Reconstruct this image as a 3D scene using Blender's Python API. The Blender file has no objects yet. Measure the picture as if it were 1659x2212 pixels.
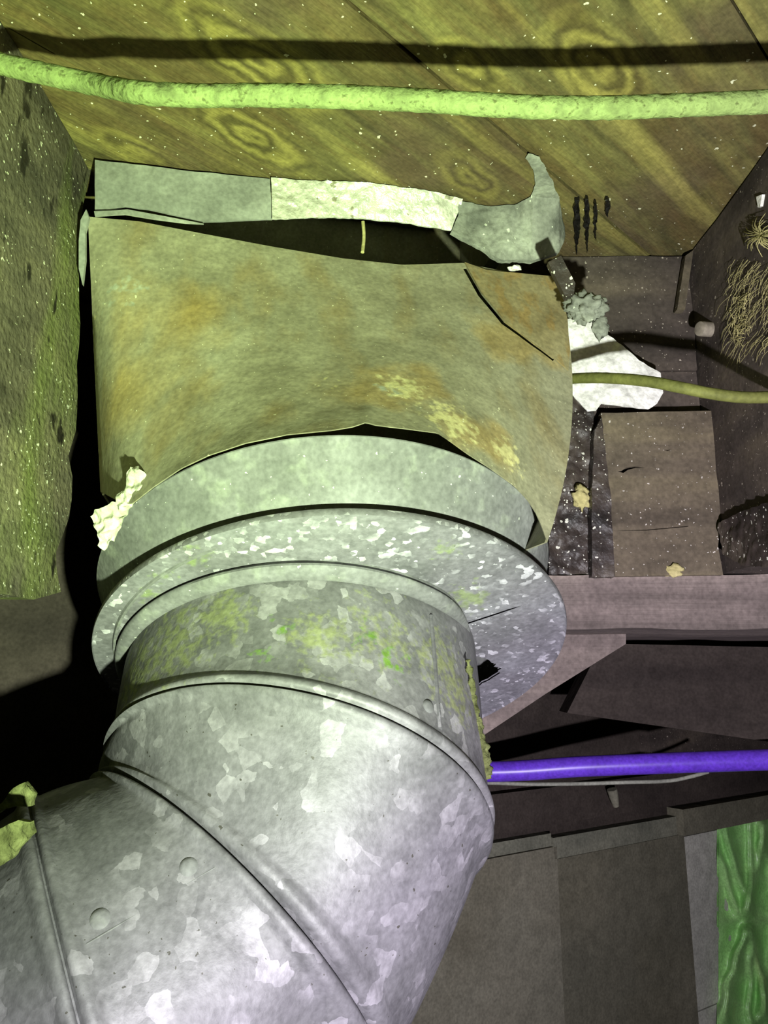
import bpy, bmesh, math, random
import numpy as np
from mathutils import Vector, noise
random.seed(7)
S = bpy.context.scene
COL = S.collection

# ------------------------------------------------------------------ camera
CZ = 0.75                       # camera height above the crawl-space ground
PITCH = math.radians(12)
FPX, W, HT = 1600.0, 1659, 2212
cam = bpy.data.cameras.new('camera'); cam_o = bpy.data.objects.new('camera', cam); COL.objects.link(cam_o)
cam.sensor_fit = 'VERTICAL'; cam.sensor_height = 36; cam.lens = FPX / HT * 36
cam.clip_start = 0.01
cam_o.location = (0, 0, CZ); cam_o.rotation_euler = (math.radians(90) + PITCH, 0, 0)
S.camera = cam_o

# ------------------------------------------------------------------ world, torch, exposure
wd = bpy.data.worlds.new('world'); S.world = wd; wd.use_nodes = True
wd.node_tree.nodes['Background'].inputs[0].default_value = (0, 0, 0, 1)
wd.node_tree.nodes['Background'].inputs[1].default_value = 0.0
S.view_settings.view_transform = 'Standard'; S.view_settings.look = 'None'
S.view_settings.exposure = 0.65; S.view_settings.gamma = 1.0; S.view_settings.use_curve_mapping = False
TORCH = Vector((0.068, -0.01, CZ - 0.130))
def spot(name, target, energy, color, angle, blend):
    l = bpy.data.lights.new(name, 'SPOT'); o = bpy.data.objects.new(name, l); COL.objects.link(o)
    l.energy = energy; l.color = color; l.spot_size = math.radians(angle); l.spot_blend = blend
    l.shadow_soft_size = 0.006
    o.location = TORCH
    o.rotation_euler = (Vector(target) - TORCH).to_track_quat('-Z', 'Y').to_euler()
    return o
# the hand torch held just below the lens: white beam and its green fringe, from one point
spot('torch_beam_offscreen', (0.10, 0.36, CZ + 0.07), 10.0, (1.0, 0.94, 1.05), 155, 1.0)
spot('torch_fringe_offscreen', (-0.20, 0.24, CZ + 0.27), 12.5, (0.56, 1.0, 0.10), 104, 1.0)

# ------------------------------------------------------------------ pixel rays -> points in the place
SP, CP = math.sin(PITCH), math.cos(PITCH)
H = 0.273                       # underside of subfloor above the camera
def c2w(v):                     # camera axes (right, up, back) -> world
    return Vector((v[0], v[1] * -SP + (-v[2]) * CP, CZ + v[1] * CP + (-v[2]) * SP))
def d2w(v):
    return c2w(v) - Vector((0, 0, CZ))
def ray(px, py):
    return d2w(((px - 829.5) / FPX, (1106 - py) / FPX, -1.0))
EYE = Vector((0, 0, CZ))
def at(px, py, d):              # at a depth along the optical axis
    return EYE + ray(px, py) * d
def on(px, py, p0, n):          # on a plane
    r = ray(px, py); return EYE + r * ((p0 - EYE).dot(n) / r.dot(n))
def onY(px, py, y): return on(px, py, Vector((0, y, 0)), Vector((0, 1, 0)))
def onX(px, py, x): return on(px, py, Vector((x, 0, 0)), Vector((1, 0, 0)))
def onZ(px, py, z): return on(px, py, Vector((0, 0, CZ + z)), Vector((0, 0, 1)))

# ------------------------------------------------------------------ materials
def lin(c):
    return tuple(((v / 255) / 12.92 if v / 255 <= 0.04045 else ((v / 255 + 0.055) / 1.055) ** 2.4) for v in c) + (1,)
def mat(name, cols, nscale=8, stretch=(1, 1, 1), rot=(0, 0, 0), detail=6, distort=0.0, rough=0.75, metal=0.0,
        bump=0.3, bscale=60, bstretch=None, patches=(), specks=None, spangle=None, rings=None, spec=0.3, lo=0.3, hi=0.7, rnd=False, fine=(0.72, 1.08), knots=()):
    m = bpy.data.materials.new(name); m.use_nodes = True
    nt = m.node_tree; N = nt.nodes; L = nt.links
    b = N['Principled BSDF']
    b.inputs['Roughness'].default_value = rough; b.inputs['Metallic'].default_value = metal
    b.inputs['Specular IOR Level'].default_value = spec
    tc = N.new('ShaderNodeTexCoord'); src = tc.outputs['Object']
    if rnd:
        oi = N.new('ShaderNodeObjectInfo'); ad = N.new('ShaderNodeVectorMath'); ad.operation = 'MULTIPLY_ADD'
        L.new(oi.outputs['Random'], ad.inputs[0]); ad.inputs[1].default_value = (3, 5, 7); L.new(src, ad.inputs[2]); src = ad.outputs[0]
    mp = N.new('ShaderNodeMapping'); L.new(src, mp.inputs[0])
    mp.inputs['Rotation'].default_value = rot; mp.inputs['Scale'].default_value = stretch
    def nz(vec, scale, det=6, dis=0.0):
        n = N.new('ShaderNodeTexNoise'); n.inputs['Scale'].default_value = scale
        n.inputs['Detail'].default_value = det; n.inputs['Distortion'].default_value = dis
        L.new(vec, n.inputs['Vector']); return n
    def ramp(fac, stops):
        r = N.new('ShaderNodeValToRGB'); L.new(fac, r.inputs[0]); e = r.color_ramp.elements
        for k, (p, c) in enumerate(stops):
            if k < 2: e[k].position = p; e[k].color = c
            else: q = e.new(p); q.color = c
        return r.outputs[0]
    def mix(fac, a, c):
        x = N.new('ShaderNodeMix'); x.data_type = 'RGBA'; L.new(fac, x.inputs[0]); L.new(a, x.inputs[6])
        if isinstance(c, tuple): x.inputs[7].default_value = c
        else: L.new(c, x.inputs[7])
        return x.outputs[2]
    def mth(op, a, c):
        x = N.new('ShaderNodeMath'); x.operation = op
        for k, v in ((0, a), (1, c)):
            if isinstance(v, (int, float)): x.inputs[k].default_value = v
            else: L.new(v, x.inputs[k])
        return x.outputs[0]
    base = nz(mp.outputs[0], nscale, detail, distort)
    k = len(cols)
    col = ramp(base.outputs[0], [(lo + (hi - lo) * i / max(1, k - 1), lin(c)) for i, c in enumerate(cols)])
    hgt = None
    if rings:                   # long growth-ring figure
        wv = N.new('ShaderNodeTexWave'); wv.wave_type = 'RINGS'; wv.rings_direction = 'Y'
        wv.inputs['Scale'].default_value = rings[0]; wv.inputs['Distortion'].default_value = rings[1]
        wv.inputs['Detail'].default_value = 3; wv.inputs['Detail Scale'].default_value = rings[2]
        L.new(mp.outputs[0], wv.inputs['Vector'])
        f = mth('MULTIPLY', wv.outputs[1], rings[3]); col = mix(f, col, lin(rings[4]))
        f2 = nz(mp.outputs[0], nscale * 6, 4); g = ramp(f2.outputs[0], [(0.5, (0, 0, 0, 1)), (0.75, (0.5, 0.5, 0.5, 1))]); col = mix(g, col, lin(rings[4]))
    for (kp, kr) in knots:      # growth rings running round a knot (world position, radius)
        ge = N.new('ShaderNodeNewGeometry'); sb = N.new('ShaderNodeVectorMath'); sb.operation = 'SUBTRACT'
        L.new(ge.outputs['Position'], sb.inputs[0]); sb.inputs[1].default_value = kp
        r1 = N.new('ShaderNodeMapping'); r1.inputs['Rotation'].default_value = (0, 0, -math.radians(45)); L.new(sb.outputs[0], r1.inputs[0])
        r2 = N.new('ShaderNodeMapping'); r2.inputs['Scale'].default_value = (0.42, 1, 0); L.new(r1.outputs[0], r2.inputs[0])
        ln = N.new('ShaderNodeVectorMath'); ln.operation = 'LENGTH'; L.new(r2.outputs[0], ln.inputs[0])
        wob = mth('MULTIPLY', nz(ge.outputs['Position'], 60, 3).outputs[0], 0.012)
        ds = mth('ADD', ln.outputs['Value'], wob)
        sn_ = mth('ADD', mth('MULTIPLY', mth('SINE', mth('MULTIPLY', ds, 900.0), 0), 0.5), 0.5)
        mk = ramp(mth('DIVIDE', ln.outputs['Value'], kr), [(0.55, (0.75, 0.75, 0.75, 1)), (1.0, (0, 0, 0, 1))])
        lite = mix(sn_, ramp(base.outputs[0], [(0, lin((80, 72, 42))), (1, lin((84, 76, 46)))]), lin((150, 138, 78)))
        col = mix(mk, col, lite)
    if spangle:                 # zinc flakes
        dn = nz(src, spangle[0] * 1.3, 3); av = N.new('ShaderNodeVectorMath'); av.operation = 'MULTIPLY_ADD'
        L.new(dn.outputs[1], av.inputs[0]); av.inputs[1].default_value = (0.55 / spangle[0],) * 3; L.new(src, av.inputs[2])
        vo = N.new('ShaderNodeTexVoronoi'); vo.inputs['Scale'].default_value = spangle[0]; L.new(av.outputs[0], vo.inputs['Vector'])
        sx = N.new('ShaderNodeSeparateColor'); L.new(vo.outputs['Color'], sx.inputs[0])
        f = ramp(sx.outputs[0], [(spangle[1], (0, 0, 0, 1)), (min(1, spangle[1] + 0.12), (1, 1, 1, 1))])
        big = ramp(nz(src, spangle[0] * 0.28, 2).outputs[0], [(0.42, (0, 0, 0, 1)), (0.6, (1, 1, 1, 1))])
        f = mth('MULTIPLY', mth('MULTIPLY', f, big), spangle[3]); col = mix(f, col, lin(spangle[2]))
        f = mth('MULTIPLY', ramp(sx.outputs[1], [(0.5, (0, 0, 0, 1)), (1, (1, 1, 1, 1))]), 0.18); col = mix(f, col, lin((70, 70, 74)))
    for pt in patches:
        vec = src
        if pt.get('stretch'):
            q = N.new('ShaderNodeMapping'); q.inputs['Scale'].default_value = pt['stretch']; q.inputs['Rotation'].default_value = pt.get('rot', (0, 0, 0)); L.new(src, q.inputs[0]); vec = q.outputs[0]
        f = nz(vec, pt.get('scale', 10), pt.get('det', 5), pt.get('dis', 0)).outputs[0]
        for_c = pt.get('c')
        if for_c is not None:
            best = None
            for (cc, rr) in for_c:
                dm = N.new('ShaderNodeVectorMath'); dm.operation = 'DISTANCE'; L.new(src, dm.inputs[0]); dm.inputs[1].default_value = cc
                g = mth('SUBTRACT', 1.0, mth('DIVIDE', dm.outputs['Value'], rr))
                best = g if best is None else mth('MAXIMUM', best, g)
            f = mth('ADD', mth('MULTIPLY', mth('SUBTRACT', f, 0.5), pt.get('amp', 2.0)), best)
        g = ramp(f, [(max(0, pt['lo']), (0, 0, 0, 1)), (pt['hi'], (1, 1, 1, 1))])
        if pt.get('str', 1) != 1: g = mth('MULTIPLY', g, pt['str'])
        col = mix(g, col, lin(pt['col']))
        if pt.get('h'):
            x = mth('MULTIPLY', g, pt['h']); hgt = x if hgt is None else mth('ADD', hgt, x)
    if specks:
        for (sc_, th_, pr_) in ((specks[1], specks[2], specks[3]), (specks[1] * 2.1, specks[2] * 1.1, specks[3] * 1.1)):
            dn = nz(src, sc_ * 1.5, 3); av = N.new('ShaderNodeVectorMath'); av.operation = 'MULTIPLY_ADD'
            L.new(dn.outputs[1], av.inputs[0]); av.inputs[1].default_value = (0.9 / sc_,) * 3; L.new(src, av.inputs[2])
            vo = N.new('ShaderNodeTexVoronoi'); vo.inputs['Scale'].default_value = sc_; L.new(av.outputs[0], vo.inputs['Vector'])
            sx = N.new('ShaderNodeSeparateColor'); L.new(vo.outputs['Color'], sx.inputs[0])
            a = mth('LESS_THAN', vo.outputs['Distance'], mth('MULTIPLY', sx.outputs[1], th_ * 1.2)); c2 = mth('LESS_THAN', sx.outputs[0], pr_)
            col = mix(mth('MULTIPLY', mth('MULTIPLY', a, c2), 0.85), col, lin(specks[0]))
    if fine:
        fn = nz(src, 420, 8); fr = ramp(fn.outputs[0], [(0.3, (fine[0],) * 3 + (1,)), (0.7, (fine[1],) * 3 + (1,))])
        fx = N.new('ShaderNodeMix'); fx.data_type = 'RGBA'; fx.blend_type = 'MULTIPLY'; fx.inputs[0].default_value = 1.0; L.new(col, fx.inputs[6]); L.new(fr, fx.inputs[7]); col = fx.outputs[2]
        fn = nz(src, 75, 6, 0.6); fr = ramp(fn.outputs[0], [(0.3, (fine[0] * 1.05,) * 3 + (1,)), (0.65, (1, 1, 1, 1))])
        fx = N.new('ShaderNodeMix'); fx.data_type = 'RGBA'; fx.blend_type = 'MULTIPLY'; fx.inputs[0].default_value = 1.0; L.new(col, fx.inputs[6]); L.new(fr, fx.inputs[7]); col = fx.outputs[2]
    L.new(col, b.inputs['Base Color'])
    if bump:
        bv = src
        if bstretch:
            q = N.new('ShaderNodeMapping'); q.inputs['Scale'].default_value = bstretch; q.inputs['Rotation'].default_value = rot; L.new(src, q.inputs[0]); bv = q.outputs[0]
        h = nz(bv, bscale, 5).outputs[0]
        if hgt is not None: h = mth('ADD', h, hgt)
        bp = N.new('ShaderNodeBump'); bp.inputs['Strength'].default_value = bump; bp.inputs['Distance'].default_value = 0.002
        L.new(h, bp.inputs['Height']); L.new(bp.outputs[0], b.inputs['Normal'])
    return m

# ------------------------------------------------------------------ object helpers
def tag(o, label, cat=None, group=None, kind=None):
    if label: o['label'] = label
    if cat: o['category'] = cat
    if group: o['group'] = group
    if kind: o['kind'] = kind
    return o
def empty(name, loc):
    o = bpy.data.objects.new(name, None); o.empty_display_size = 0.02; COL.objects.link(o); o.location = loc; return o
def origin(o):
    p = o.location.copy()
    if o.parent: p += origin(o.parent)
    return p
def obj(name, V, F, m, parent=None, smooth=True, auto=None):
    V = [Vector(v) for v in V]
    if parent is None:
        lo = Vector((min(v.x for v in V), min(v.y for v in V), min(v.z for v in V))); hi = Vector((max(v.x for v in V), max(v.y for v in V), max(v.z for v in V)))
        base = Vector(((lo.x + hi.x) / 2, (lo.y + hi.y) / 2, lo.z))
    else:
        base = origin(parent)
    me = bpy.data.meshes.new(name); me.from_pydata([v - base for v in V], [], F)
    bm = bmesh.new(); bm.from_mesh(me); bmesh.ops.recalc_face_normals(bm, faces=bm.faces); bm.to_mesh(me); bm.free()
    me.polygons.foreach_set('use_smooth', [smooth] * len(me.polygons))
    if auto: me.set_sharp_from_angle(angle=math.radians(auto))
    me.materials.append(m)
    o = bpy.data.objects.new(name, me); COL.objects.link(o)
    if parent is None: o.location = base
    else: o.parent = parent
    return o
def nzv(p, s, a):               # noise vector
    return Vector(noise.noise_vector(Vector(p) * s)) * a
def slab(name, pts, vec, m, parent=None, smooth=False, cuts=0, amp=0.0, ns=60.0, famp=None):
    """traced outline extruded by vec; cuts>0 tessellates and crumples it"""
    bm = bmesh.new(); vs = [bm.verts.new(p) for p in pts]
    f = bm.faces.new(vs); bm.normal_update()
    vec = Vector(vec)
    if cuts:
        bmesh.ops.triangulate(bm, faces=bm.faces[:])
        L0 = max((e.calc_length() for e in bm.edges))
        for k in range(cuts):
            lim = L0 / (1.7 ** (k + 1))
            es = [e for e in bm.edges if e.calc_length() > lim]
            bmesh.ops.subdivide_edges(bm, edges=es, cuts=1); bmesh.ops.triangulate(bm, faces=bm.faces[:])
        vn = vec.normalized()
        for v in bm.verts:
            n1 = noise.noise(v.co * ns) + 0.5 * noise.noise(v.co * ns * 2.3)
            v.co += vn * n1 * amp + nzv(v.co, ns * 1.7, famp if famp is not None else amp * 0.35)
    r = bmesh.ops.extrude_face_region(bm, geom=bm.faces[:])
    for g in r['geom']:
        if isinstance(g, bmesh.types.BMVert): g.co += vec
    bm.verts.index_update()
    V = [v.co.copy() for v in bm.verts]; F = [[v.index for v in f.verts] for f in bm.faces]; bm.free()
    return obj(name, V, F, m, parent, smooth, 40 if smooth else None)
def rbox(name, lo, hi, m, parent=None, n=(8, 8, 8), amp=0.001, ns=40, fn=None):
    """box with subdivided, slightly uneven faces"""
    lo, hi = Vector(lo), Vector(hi); bm = bmesh.new(); idx = {}
    def vert(i, j, k):
        if (i, j, k) not in idx:
            p = Vector((lo.x + (hi.x - lo.x) * i / n[0], lo.y + (hi.y - lo.y) * j / n[1], lo.z + (hi.z - lo.z) * k / n[2]))
            p += nzv(p, ns, amp)
            if fn: p = fn(p)
            idx[(i, j, k)] = bm.verts.new(p)
        return idx[(i, j, k)]
    for a in range(3):
        u, w = (a + 1) % 3, (a + 2) % 3
        for s in (0, n[a]):
            for i in range(n[u]):
                for j in range(n[w]):
                    q = []
                    for (di, dj) in ((0, 0), (1, 0), (1, 1), (0, 1)):
                        t = [0, 0, 0]; t[a] = s; t[u] = i + di; t[w] = j + dj; q.append(vert(*t))
                    bm.faces.new(q)
    bm.verts.index_update()
    V = [v.co.copy() for v in bm.verts]; F = [[v.index for v in f.verts] for f in bm.faces]; bm.free()
    return obj(name, V, F, m, parent, True, 35)
def cut(o, pts, vec):
    """saw a real gap (outline swept by vec) out of a mesh object"""
    c = slab('cutter', pts, vec, o.data.materials[0])
    md = o.modifiers.new('gap', 'BOOLEAN'); md.operation = 'DIFFERENCE'; md.solver = 'EXACT'; md.object = c
    bpy.context.view_layer.update()
    dg = bpy.context.evaluated_depsgraph_get(); me = bpy.data.meshes.new_from_object(o.evaluated_get(dg))
    o.modifiers.remove(md); old = o.data; nm = old.name; o.data = me; bpy.data.meshes.remove(old); me.name = nm
    cm_ = c.data; bpy.data.objects.remove(c); bpy.data.meshes.remove(cm_)
def smooth_path(P, k=8):
    P = [Vector(p) for p in P]; Q = [P[0] * 2 - P[1]] + P + [P[-1] * 2 - P[-2]]; out = []
    for i in range(1, len(Q) - 2):
        a, b, c, d = Q[i - 1:i + 3]
        for t in range(k):
            t /= k
            out.append(0.5 * ((2 * b) + (c - a) * t + (2 * a - 5 * b + 4 * c - d) * t * t + (3 * b - a - 3 * c + d) * t ** 3))
    out.append(P[-1]); return out
def tube_data(P, r, k=14, rough=0.0, caps=True):
    V, F = [], []; n = len(P); e1 = None
    for i, p in enumerate(P):
        t = (P[min(i + 1, n - 1)] - P[max(i - 1, 0)]).normalized()
        if e1 is None: e1 = t.orthogonal().normalized()
        e1 = (e1 - t * e1.dot(t)).normalized(); e2 = t.cross(e1)
        rr = r[i] if isinstance(r, (list, tuple)) else r
        for j in range(k):
            a = 2 * math.pi * j / k; q = (e1 * math.cos(a) + e2 * math.sin(a))
            V.append(p + q * rr * (1 + rough * noise.noise((p + q * rr) * 400)))
    for i in range(n - 1):
        for j in range(k):
            F.append((i * k + j, i * k + (j + 1) % k, (i + 1) * k + (j + 1) % k, (i + 1) * k + j))
    if caps: F.append(tuple(range(k))); F.append(tuple(range((n - 1) * k, n * k)))
    return V, F
def tube(name, P, r, m, parent=None, k=14, rough=0.0):
    V, F = tube_data(P, r, k, rough); return obj(name, V, F, m, parent, True, 50)
def lump(name, c, rad, m, parent=None, amp=0.35, ns=None, seed=0, sub=3):
    bm = bmesh.new(); bmesh.ops.create_icosphere(bm, subdivisions=sub, radius=1); rad = Vector(rad)
    for v in bm.verts:
        n = 1 + amp * noise.noise(v.co * (ns or 1.8) + Vector((seed, seed * 2.3, 0))) + amp * 0.6 * noise.noise(v.co * (ns or 1.8) * 3 + Vector((seed, 0, seed)))
        v.co = Vector((v.co.x * rad.x, v.co.y * rad.y, v.co.z * rad.z)) * n + Vector(c)
    bm.verts.index_update(); V = [v.co.copy() for v in bm.verts]; F = [[v.index for v in f.verts] for f in bm.faces]; bm.free()
    return obj(name, V, F, m, parent, True)

# ------------------------------------------------------------------ colours
M_PLANK = mat('plank_wood', [(74, 69, 45), (100, 93, 60), (124, 117, 72)], nscale=14, stretch=(0.5, 3.2, 3.2), distort=2.2, knots=[(onZ(x, y, H), r) for x, y, r in ((555, 300, .018), (560, 135, .022), (300, 330, .012), (1010, 380, .014), (1290, 150, .02), (1020, 150, .012))], rough=0.8, spec=0.15, bump=0.35, bscale=120, bstretch=(1, 6, 6),
              rings=(7.0, 9.0, 1.6, 0.45, (98, 78, 50)), specks=((225, 220, 200), 240, 0.22, 0.07), rnd=True,
              patches=[dict(col=(86, 70, 62), scale=11, lo=0.52, hi=0.68, str=0.55), dict(col=(205, 190, 110), scale=7, lo=0.58, hi=0.74, stretch=(0.35, 4, 4), str=0.6)])
M_JOIST = mat('joist_wood', [(62, 58, 52), (96, 90, 78), (122, 114, 94)], nscale=26, stretch=(1, 0.5, 1.5), rough=0.6, bump=0.9, bscale=260, spec=0.35,
              specks=((235, 235, 215), 330, 0.33, 0.14),
              patches=[dict(col=(108, 116, 64), scale=18, lo=0.48, hi=0.62, stretch=(1, 1, 0.35), str=0.75), dict(col=(34, 30, 24), scale=90, lo=0.62, hi=0.68, stretch=(1, 1, 0.4))])
M_DARKWOOD = mat('aged_wood', [(60, 54, 51), (84, 76, 70), (104, 94, 82)], nscale=14, stretch=(0.4, 1, 3), rough=0.85, bump=0.35, bscale=90, spec=0.15, specks=((190, 180, 165), 330, 0.22, 0.12), rnd=True)
M_BLOCK = mat('block_wood', [(74, 67, 58), (104, 95, 80), (128, 118, 93)], nscale=16, stretch=(0.35, 1, 2.5), rough=0.85, bump=0.4, bscale=110, spec=0.15, specks=((215, 210, 200), 330, 0.26, 0.16),
              patches=[dict(col=(60, 50, 44), scale=60, lo=0.66, hi=0.70, stretch=(0.12, 1, 2.5))])
M_BEAM = mat('ledger_wood', [(92, 84, 80), (124, 113, 108), (146, 134, 126)], nscale=14, stretch=(0.12, 1, 4), rough=0.85, bump=0.4, bscale=60, bstretch=(0.3, 4, 10), spec=0.15)
M_ROUGH = mat('tarry_wood', [(34, 30, 29), (62, 54, 50), (92, 84, 74)], nscale=40, rough=0.5, bump=1.0, bscale=110, spec=0.4, specks=((240, 240, 225), 330, 0.3, 0.2))
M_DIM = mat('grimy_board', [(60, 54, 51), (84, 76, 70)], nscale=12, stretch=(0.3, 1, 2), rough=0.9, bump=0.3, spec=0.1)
M_CONC = mat('grey_board', [(132, 131, 115), (150, 147, 129)], nscale=9, rough=0.9, bump=0.2, bscale=80, spec=0.1, patches=[dict(col=(108, 102, 82), scale=6, lo=0.5, hi=0.7, str=0.5)])
M_CONC2 = mat('brown_board', [(112, 111, 96), (130, 127, 109)], nscale=9, rough=0.9, bump=0.2, bscale=80, spec=0.1, patches=[dict(col=(98, 94, 74), scale=6, lo=0.5, hi=0.7, str=0.5)])
M_JAMB = mat('pale_concrete', [(186, 187, 176), (208, 208, 196)], nscale=10, rough=0.9, bump=0.3, spec=0.1)
M_JAMB2 = mat('grey_sill', [(118, 120, 106), (146, 146, 128)], nscale=20, rough=0.9, bump=0.3, spec=0.1)
M_SHEET = mat('green_plastic', [(150, 216, 124), (182, 236, 150)], nscale=14, rough=0.35, bump=0.1, spec=0.5, patches=[dict(col=(200, 240, 150), scale=30, lo=0.6, hi=0.75, stretch=(1, 1, 0.3), str=0.6)])
M_SOIL = mat('soil', [(60, 50, 40), (92, 80, 64)], nscale=10, rough=0.95, bump=0.8, bscale=40, spec=0.1)
M_FOIL = mat('foil_tape_silver', [(214, 214, 205), (245, 244, 235)], nscale=30, rough=0.32, metal=0.25, bump=1.0, bscale=220, spec=0.8, specks=((150, 145, 120), 120, 0.3, 0.1))
M_FOILW = mat('foil_face_white', [(244, 242, 238), (253, 252, 250)], nscale=30, rough=0.4, metal=0.0, bump=0.8, bscale=150, spec=0.7)
M_PAPER = mat('crumpled_paper', [(176, 176, 158), (206, 206, 190)], nscale=60, rough=0.7, bump=0.8, bscale=200, spec=0.3)
M_STRIP = mat('dull_zinc', [(130, 132, 130), (158, 160, 157), (176, 177, 174)], nscale=22, rough=0.5, metal=0.2, bump=0.25, bscale=120, spec=0.4, patches=[dict(col=(202, 203, 198), scale=16, lo=0.55, hi=0.7)])
M_MASTIC = mat('grey_mastic', [(108, 110, 104), (138, 140, 132), (164, 168, 156)], nscale=40, rough=0.75, bump=0.8, bscale=150, spec=0.25, specks=((210, 215, 200), 160, 0.25, 0.12))
M_CABLE = mat('dusty_cable', [(100, 108, 74), (120, 132, 88), (132, 146, 96)], nscale=180, stretch=(1, 1, 1), rough=0.85, bump=0.8, bscale=260, spec=0.1, lo=0.25, hi=0.5, patches=[dict(col=(66, 70, 42), scale=420, lo=0.56, hi=0.68, str=0.8)])
M_CABLE2 = mat('olive_cable', [(98, 102, 52), (122, 126, 66)], nscale=60, rough=0.7, bump=0.3, bscale=200, spec=0.2)
M_PEX = mat('violet_pipe', [(112, 66, 226), (122, 76, 238)], nscale=20, rough=0.35, bump=0.0, spec=0.5)
M_WIRE = mat('white_wire', [(150, 152, 140), (180, 182, 168)], nscale=30, rough=0.6, bump=0.0)
M_FUZZ = mat('pale_fibre', [(176, 168, 110), (210, 200, 144)], nscale=80, rough=0.9, bump=0.4, bscale=300)
M_MOSS = mat('moss', [(70, 74, 44), (100, 106, 66), (128, 134, 88)], nscale=120, rough=0.95, bump=1.0, bscale=320, spec=0.1)
M_BOLT = mat('pale_stub', [(140, 132, 118), (165, 156, 140)], nscale=60, rough=0.7, bump=0.2)
M_TAR = mat('tar', [(12, 11, 11), (24, 22, 21)], nscale=60, rough=0.35, bump=0.6, bscale=150, spec=0.5)

# ================================================================== SETTING
# diagonal plank subfloor, with the register opening cut through it above the boot
HOLE = [(-0.150, 0.366), (0.100, 0.424), (0.066, 0.585), (-0.184, 0.527)]
def clip(poly, a, b, keep):     # keep > 0: left of a->b
    out = []
    sd = lambda p: ((b[0] - a[0]) * (p[1] - a[1]) - (b[1] - a[1]) * (p[0] - a[0])) * keep
    for p, q in zip(poly, poly[1:] + poly[:1]):
        dp, dq = sd(p), sd(q)
        if dp >= 0: out.append(p)
        if dp * dq < 0: t = dp / (dp - dq); out.append((p[0] + (q[0] - p[0]) * t, p[1] + (q[1] - p[1]) * t))
    return out
def minus_hole(poly):
    rest, out = poly, []
    for a, b in zip(HOLE, HOLE[1:] + HOLE[:1]):
        o = clip(rest, a, b, -1)
        if len(o) > 2: out.append(o)
        rest = clip(rest, a, b, 1)
        if len(rest) < 3: break
    return out
def plates(polys, z0, z1):
    V, F = [], []
    for P in polys:
        n = len(P); b0 = len(V); V += [(x, y, z0) for x, y in P] + [(x, y, z1) for x, y in P]
        F += [tuple(b0 + i for i in range(n)), tuple(b0 + n + i for i in reversed(range(n)))]
        F += [(b0 + i, b0 + (i + 1) % n, b0 + n + (i + 1) % n, b0 + n + i) for i in range(n)]
    return V, F
V, F = plates(minus_hole([(-1.6, -0.6), (1.9, -0.6), (1.9, 2.2), (-1.6, 2.2)]), CZ + H + 0.019, CZ + H + 0.035)
ceil = obj('ceiling', V, F, M_DIM, None, False)
tag(ceil, 'underside of a diagonal plank subfloor above the duct', kind='structure')
A45 = math.radians(45); WID = 0.59 * H / math.sqrt(2)
ux, uy = Vector((math.cos(A45), math.sin(A45), 0)), Vector((-math.sin(A45), math.cos(A45), 0))
q0 = 1.004 * H / math.sqrt(2)   # seam crossing at D - X = 1.004 H
for k in range(-9, 10):
    qa = q0 + k * WID; mid = uy * (qa + WID / 2); w2 = WID / 2 - 0.0006
    def cor(x, y): p = mid + ux * x + uy * y; return (p.x, p.y)
    rect = [cor(-2.4, -w2), cor(2.4, -w2), cor(2.4, w2), cor(-2.4, w2)]
    dz = 0.0005 * ((k * 7) % 3)
    V, F = plates(minus_hole(rect), CZ + H + dz, CZ + H + dz + 0.018)
    base = Vector((mid.x, mid.y, CZ + H))
    me = bpy.data.meshes.new('plank'); cs, sn = math.cos(-A45), math.sin(-A45)
    me.from_pydata([((x - base.x) * cs - (y - base.y) * sn, (x - base.x) * sn + (y - base.y) * cs, z - base.z) for x, y, z in V], [], F)
    bm = bmesh.new(); bm.from_mesh(me); bmesh.ops.recalc_face_normals(bm, faces=bm.faces); bm.to_mesh(me); bm.free(); me.materials.append(M_PLANK)
    o = bpy.data.objects.new('plank', me); COL.objects.link(o); o.parent = ceil
    o.location = base - ceil.location; o.rotation_euler = (0, 0, A45)

floor = rbox('floor', (-1.6, -0.6, -0.05), (1.9, 2.2, 0), M_SOIL, n=(40, 40, 1), amp=0.012, ns=6)
tag(floor, 'bare soil ground of the crawl space', kind='structure')

# back wall (oblique), on a vertical plane through two points
WA, WB = Vector((0.105, 0.735, 0)), Vector((0.49, 0.994, 0))
wd_ = (WB - WA).normalized(); wn = Vector((wd_.y, -wd_.x, 0))      # towards the camera
def onW(px, py, off=0.0): return on(px, py, WA + wn * off, wn)
def wslab(name, pix, off, th, m, parent=None, **k): return slab(name, [onW(x, y, off) for x, y in pix], -wn * th, m, parent, **k)
def wpt(s, z, off=0): return WA + wd_ * s + wn * off + Vector((0, 0, z))
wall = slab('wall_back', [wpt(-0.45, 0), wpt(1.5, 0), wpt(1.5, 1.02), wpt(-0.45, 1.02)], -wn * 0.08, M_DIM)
tag(wall, 'dark foundation wall behind the duct', kind='structure')
zt = CZ - 0.178
def wbox(name, s0, s1, z0, z1, th, m, off=0.0):
    return slab(name, [wpt(s0, z0, th + off), wpt(s1, z0, th + off), wpt(s1, z1, th + off), wpt(s0, z1, th + off)], -wn * th, m, wall)
s_of = lambda px: (onW(px, 1900) - WA).dot(wd_)
wbox('panel', -0.45, s_of(1186), 0.0, zt + 0.012, 0.012, M_CONC)
wbox('panel', s_of(1186) + 0.002, s_of(1468), 0.0, zt, 0.010, M_CONC2)
wbox('jamb', s_of(1470), s_of(1556), 0.395, zt - 0.004, 0.007, M_JAMB)
wbox('jamb', s_of(1472), s_of(1558), 0.0, 0.393, 0.006, M_JAMB)
wbox('sill_board', -0.45, s_of(1178), zt + 0.0125, zt + 0.024, 0.010, M_JAMB2)
wbox('sill_board', s_of(1180), s_of(1450), zt + 0.001, zt + 0.020, 0.012, M_JAMB2)
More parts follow.
